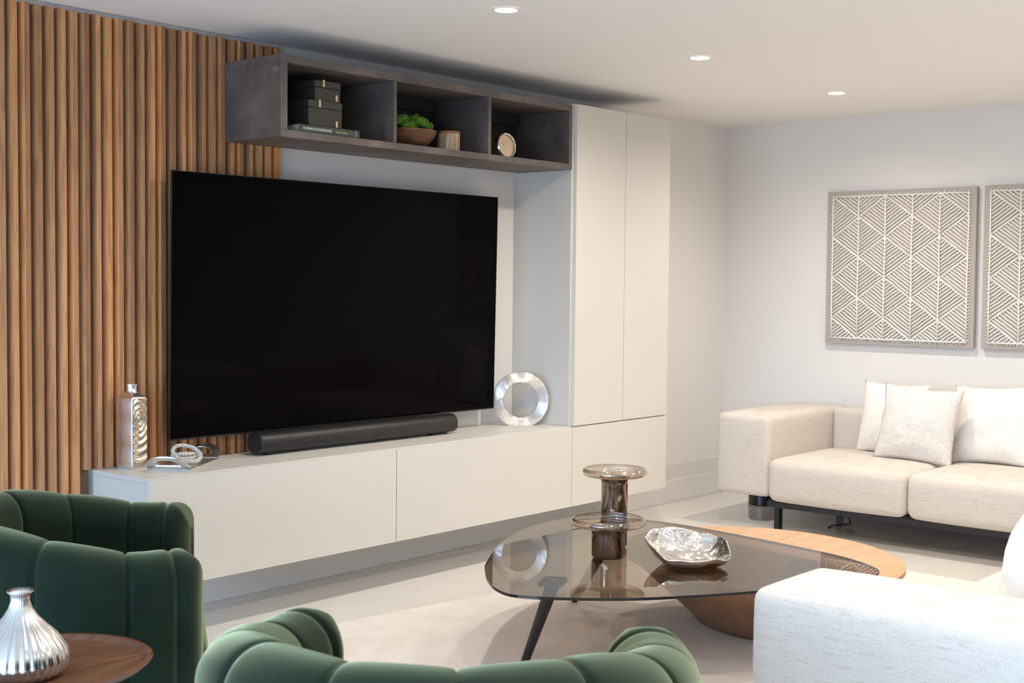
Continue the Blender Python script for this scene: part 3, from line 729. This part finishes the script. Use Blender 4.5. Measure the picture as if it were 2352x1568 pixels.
# hammered bowl
hb = thing('metal_bowl', 'hammered silver dish on the bronze glass coffee table', 'bowl', (3.985, -1.985, ZG), math.radians(-40))
bm = bm_new(); rows = []; NA = 90
def hb_row(s, z, nz=0, wav=0):
    row = []
    for k in range(NA):
        t = 2*PI*k/NA; c, sn = math.cos(t), math.sin(t); e = 2.7
        x = .152*s*math.copysign(abs(c)**(2/e), c); y = .128*s*math.copysign(abs(sn)**(2/e), sn)
        w_ = 1+.02*math.sin(3*t+.8)+.014*math.sin(7*t)
        zz_ = z+wav*(.006*math.sin(4*t+.5)+.003*math.sin(9*t))
        zz_ += min(1.02, s)**2.2*(.034*y/.128-.010*x/.152) if z > .001 else 0
        if nz: zz_ += nz*noise.noise(Vector((x*22, y*34, 1.3)))
        row.append((x*w_, y*w_, zz_))
    return row
for s, z in ((.45, .0005), (.60, .003), (.80, .022), (.93, .045), (1.0, .066)): rows.append(hb_row(s, z, 0, s > .9))
for s, z in ((1.005, .069), (.985, .069), (.95, .058), (.90, .046), (.82, .034), (.72, .024), (.62, .017), (.52, .013), (.42, .011), (.32, .009), (.22, .008), (.12, .008), (.04, .008)): rows.append(hb_row(s, z, .010 if s < .97 else .003, s > .9))
grid_surface(bm, rows, closed_v=True, cap0=True, cap1=True)
o = obj('dish_body', bm, metal('hammered_bright', (.9, .87, .83, 1), .13, 30, .4, .012, (1, 1.6, 1)), hb, 'all')
o.name = 'dish_body'

# ------------------------------------------------------------------ green tub chairs
def tub_chair(label, loc, rz):
    t = thing('tub_armchair', label, 'armchair', loc, rz, 'green velvet tub armchairs')
    hwid, bx, fx = .377, -.394, .223        # centre-line half width, back depth, arm front
    path = []
    n1 = 30
    for i in range(n1): path.append(Vector((fx-(fx-.02)*i/n1, hwid-.041*(1-i/n1)**1.5)))
    n2 = 90
    for i in range(n2+1):
        a = PI/2+PI*i/n2; c, s = math.cos(a), math.sin(a); e = 2.09
        path.append(Vector((.02+(bx-.02)*-1*math.copysign(abs(c)**(2/e), c) if c < 0 else .02, hwid*math.copysign(abs(s)**(2/e), s))))
        if c < 0: path[-1].x = .02-(.02-bx)*abs(c)**(2/e)
    for i in range(1, n1+1): path.append(Vector((.02+(fx-.02)*i/n1, -hwid+.041*(i/n1)**1.5)))
    L = [0]
    for i in range(1, len(path)): L.append(L[-1]+(path[i]-path[i-1]).length)
    tot = L[-1]; NCH = 9; M_ = NCH*30
    def at(s):
        for i in range(1, len(L)):
            if L[i] >= s-1e-9:
                f = (s-L[i-1])/max(1e-9, L[i]-L[i-1]); return path[i-1].lerp(path[i], f)
        return path[-1]
    svals = []
    Er = .062
    for i in range(M_+1): svals.append(tot*i/M_)
    for k in (.0, .002, .006, .012, .02, .03, .042, .065, .072, .078, .084, .09): svals += [k, tot-k]
    svals = sorted(set(round(s, 5) for s in svals)); rows = []
    for s in svals:
        p = at(s); d = (at(min(tot, s+.012))-at(max(0, s-.012))).normalized(); nrm = Vector((d.y, -d.x))
        if nrm.dot(p-Vector((.05, 0))) < 0: nrm = -nrm
        q = s/tot*NCH; fr = q-math.floor(q); bl = -.019*(1-(max(0, math.sin(PI*fr)))**.30)
        if s < 1e-6 or s > tot-1e-6: bl = -.014
        se = min(s, tot-s); k = math.sqrt(max(0, 1-((Er-se)/Er)**2)) if se < Er else 1.0
        se = min(s, tot-s)
        if se < tot/NCH*.5: bl = 0
        bl += -.010*math.exp(-((se-.078)/.009)**2)
        mid_ = math.sin(PI*s/tot); h = .699+.068*min(1, max(0, (mid_-.25)/.6))**1.3
        Th = .09
        fl = .012*(mid_)          # outward flare of the crest
        prof = []
        for (o_, z) in ((Th-.035, .075), (Th-.018, .12), (Th-.006, .25), (Th, .42), (Th+.0, h-Th-.06)): prof.append((o_, z, 1, 0))
        for j in range(0, 25):
            a = PI*j/24; prof.append((math.cos(a)*Th, h-Th+math.sin(a)*Th, math.cos(a), math.sin(a)))
        for (o_, z) in ((-Th, h-Th-.06), (-Th+.004, .42), (-Th+.012, .30)): prof.append((o_, z, -1, 0))
        row = []
        for o_, z, nx_, nz_ in prof:
            fl_ = fl*max(0, (z-.25)/.5)**1.2
            oo = o_*k+bl*nx_*(.4+.6*min(1, z/.3)); zz_ = z+bl*nz_*.6
            if k < 1: zz_ = min(zz_, h-Th+(Th+bl*0)*1.0*k+.0) if z > h-Th else z
            pp = p+nrm*(oo+fl_); row.append((pp.x, pp.y, zz_))
        rows.append(row)
    bm = bm_new(); grid_surface(bm, rows, closed_v=True, cap0=True, cap1=True); obj('channelled_shell', bm, VELVET, t, 'all')
    bm = bm_new(); rbox(bm, -.285, .24, -.262, .262, .25, .44, .05, (.01, .004, .02)); obj('seat_cushion', bm, VELVET, t, 'all')
    bm = bm_new(); lathe(bm, [(.0001, .0), (.22, .0), (.225, .006), (.225, .03), (.20, .06), (.20, .076), (.0001, .076)], 48, cap=False); obj('swivel_base', bm, BLACK, t, True)
    return t
tub_chair('green velvet channel-back tub armchair at the left, facing the coffee table', (1.969, -1.437, 0), -.593)
tub_chair('green velvet channel-back tub armchair in the foreground centre, seen from behind', (1.774, -2.897, .0), .532)

# ------------------------------------------------------------------ side table + vase
st = thing('side_table', 'round walnut side table with raised rim beside the green armchairs', 'side table', (1.452, -2.000, 0))
bm = bm_new(); r = .222; zt_ = .55
lathe(bm, [(.0001, zt_-.030), (r-.06, zt_-.030), (r-.020, zt_-.018), (r-.002, zt_-.003), (r, zt_), (r-.014, zt_+.001), (r-.026, zt_-.009), (.0001, zt_-.010)], 96, cap=False)
obj('tray_top', bm, WALNUT, st, 35)
bm = bm_new(); lathe(bm, [(.0001, .02), (.022, .02), (.022, zt_-.0305), (.0001, zt_-.0305)], 32, cap=False); obj('pedestal', bm, BLACK, st, 35)
bm = bm_new(); lathe(bm, [(.0001, 0), (.15, 0), (.15, .012), (.145, .0198), (.0001, .0198)], 64, cap=False); obj('base_disc', bm, BLACK, st, 35)
bv = thing('ribbed_vase', 'small silver ribbed bulb vase with narrow neck on the walnut table', 'vase', (1.378, -2.030, zt_-.010))
bm = bm_new(); lathe(bm, [(.0001, 0), (.066, 0), (.084, .006), (.095, .022), (.097, .040), (.091, .062), (.074, .086), (.052, .108), (.035, .125), (.024, .143), (.0185, .160), (.0195, .172), (.0265, .179), (.0258, .181), (.017, .174), (.015, .16), (.0001, .158)], 180, cap=False, flute=.035, nfl=30)
obj('vase_body', bm, SATIN, bv, 'all')

# ------------------------------------------------------------------ things under the sofa
bm = bm_new(); lathe(bm, [(.0001, 0), (.075, 0), (.082, .006), (.082, .085), (.075, .093), (.0001, .093)], 48, cap=False)
o = obj('black_drum', bm, plain('black_gloss', (.01, .01, .012, 1), .2), None, True); o.location = (7.18, -.46, 0); tag(o, 'low round black drum on the floor behind the beige sofa arm', 'drum')
pc = thing('power_cable', 'thin black power cable with small adapter lying under the beige sofa', 'cable', (7.0, -1.15, 0))
bm = bm_new(); tube(bm, [(-.05, -.03, .09), (-.02, .0, .06), (.0, .02, .035), (-.06, -.03, .006), (-.12, -.02, .004), (-.2, .02, .004), (-.28, .0, .004)], .003, 6); obj('cord', bm, BLACKP, pc, 'all')
B('adapter', BLACKP, pc, (-.02, .03, -.015, .03, .04, .09), bev=.004)
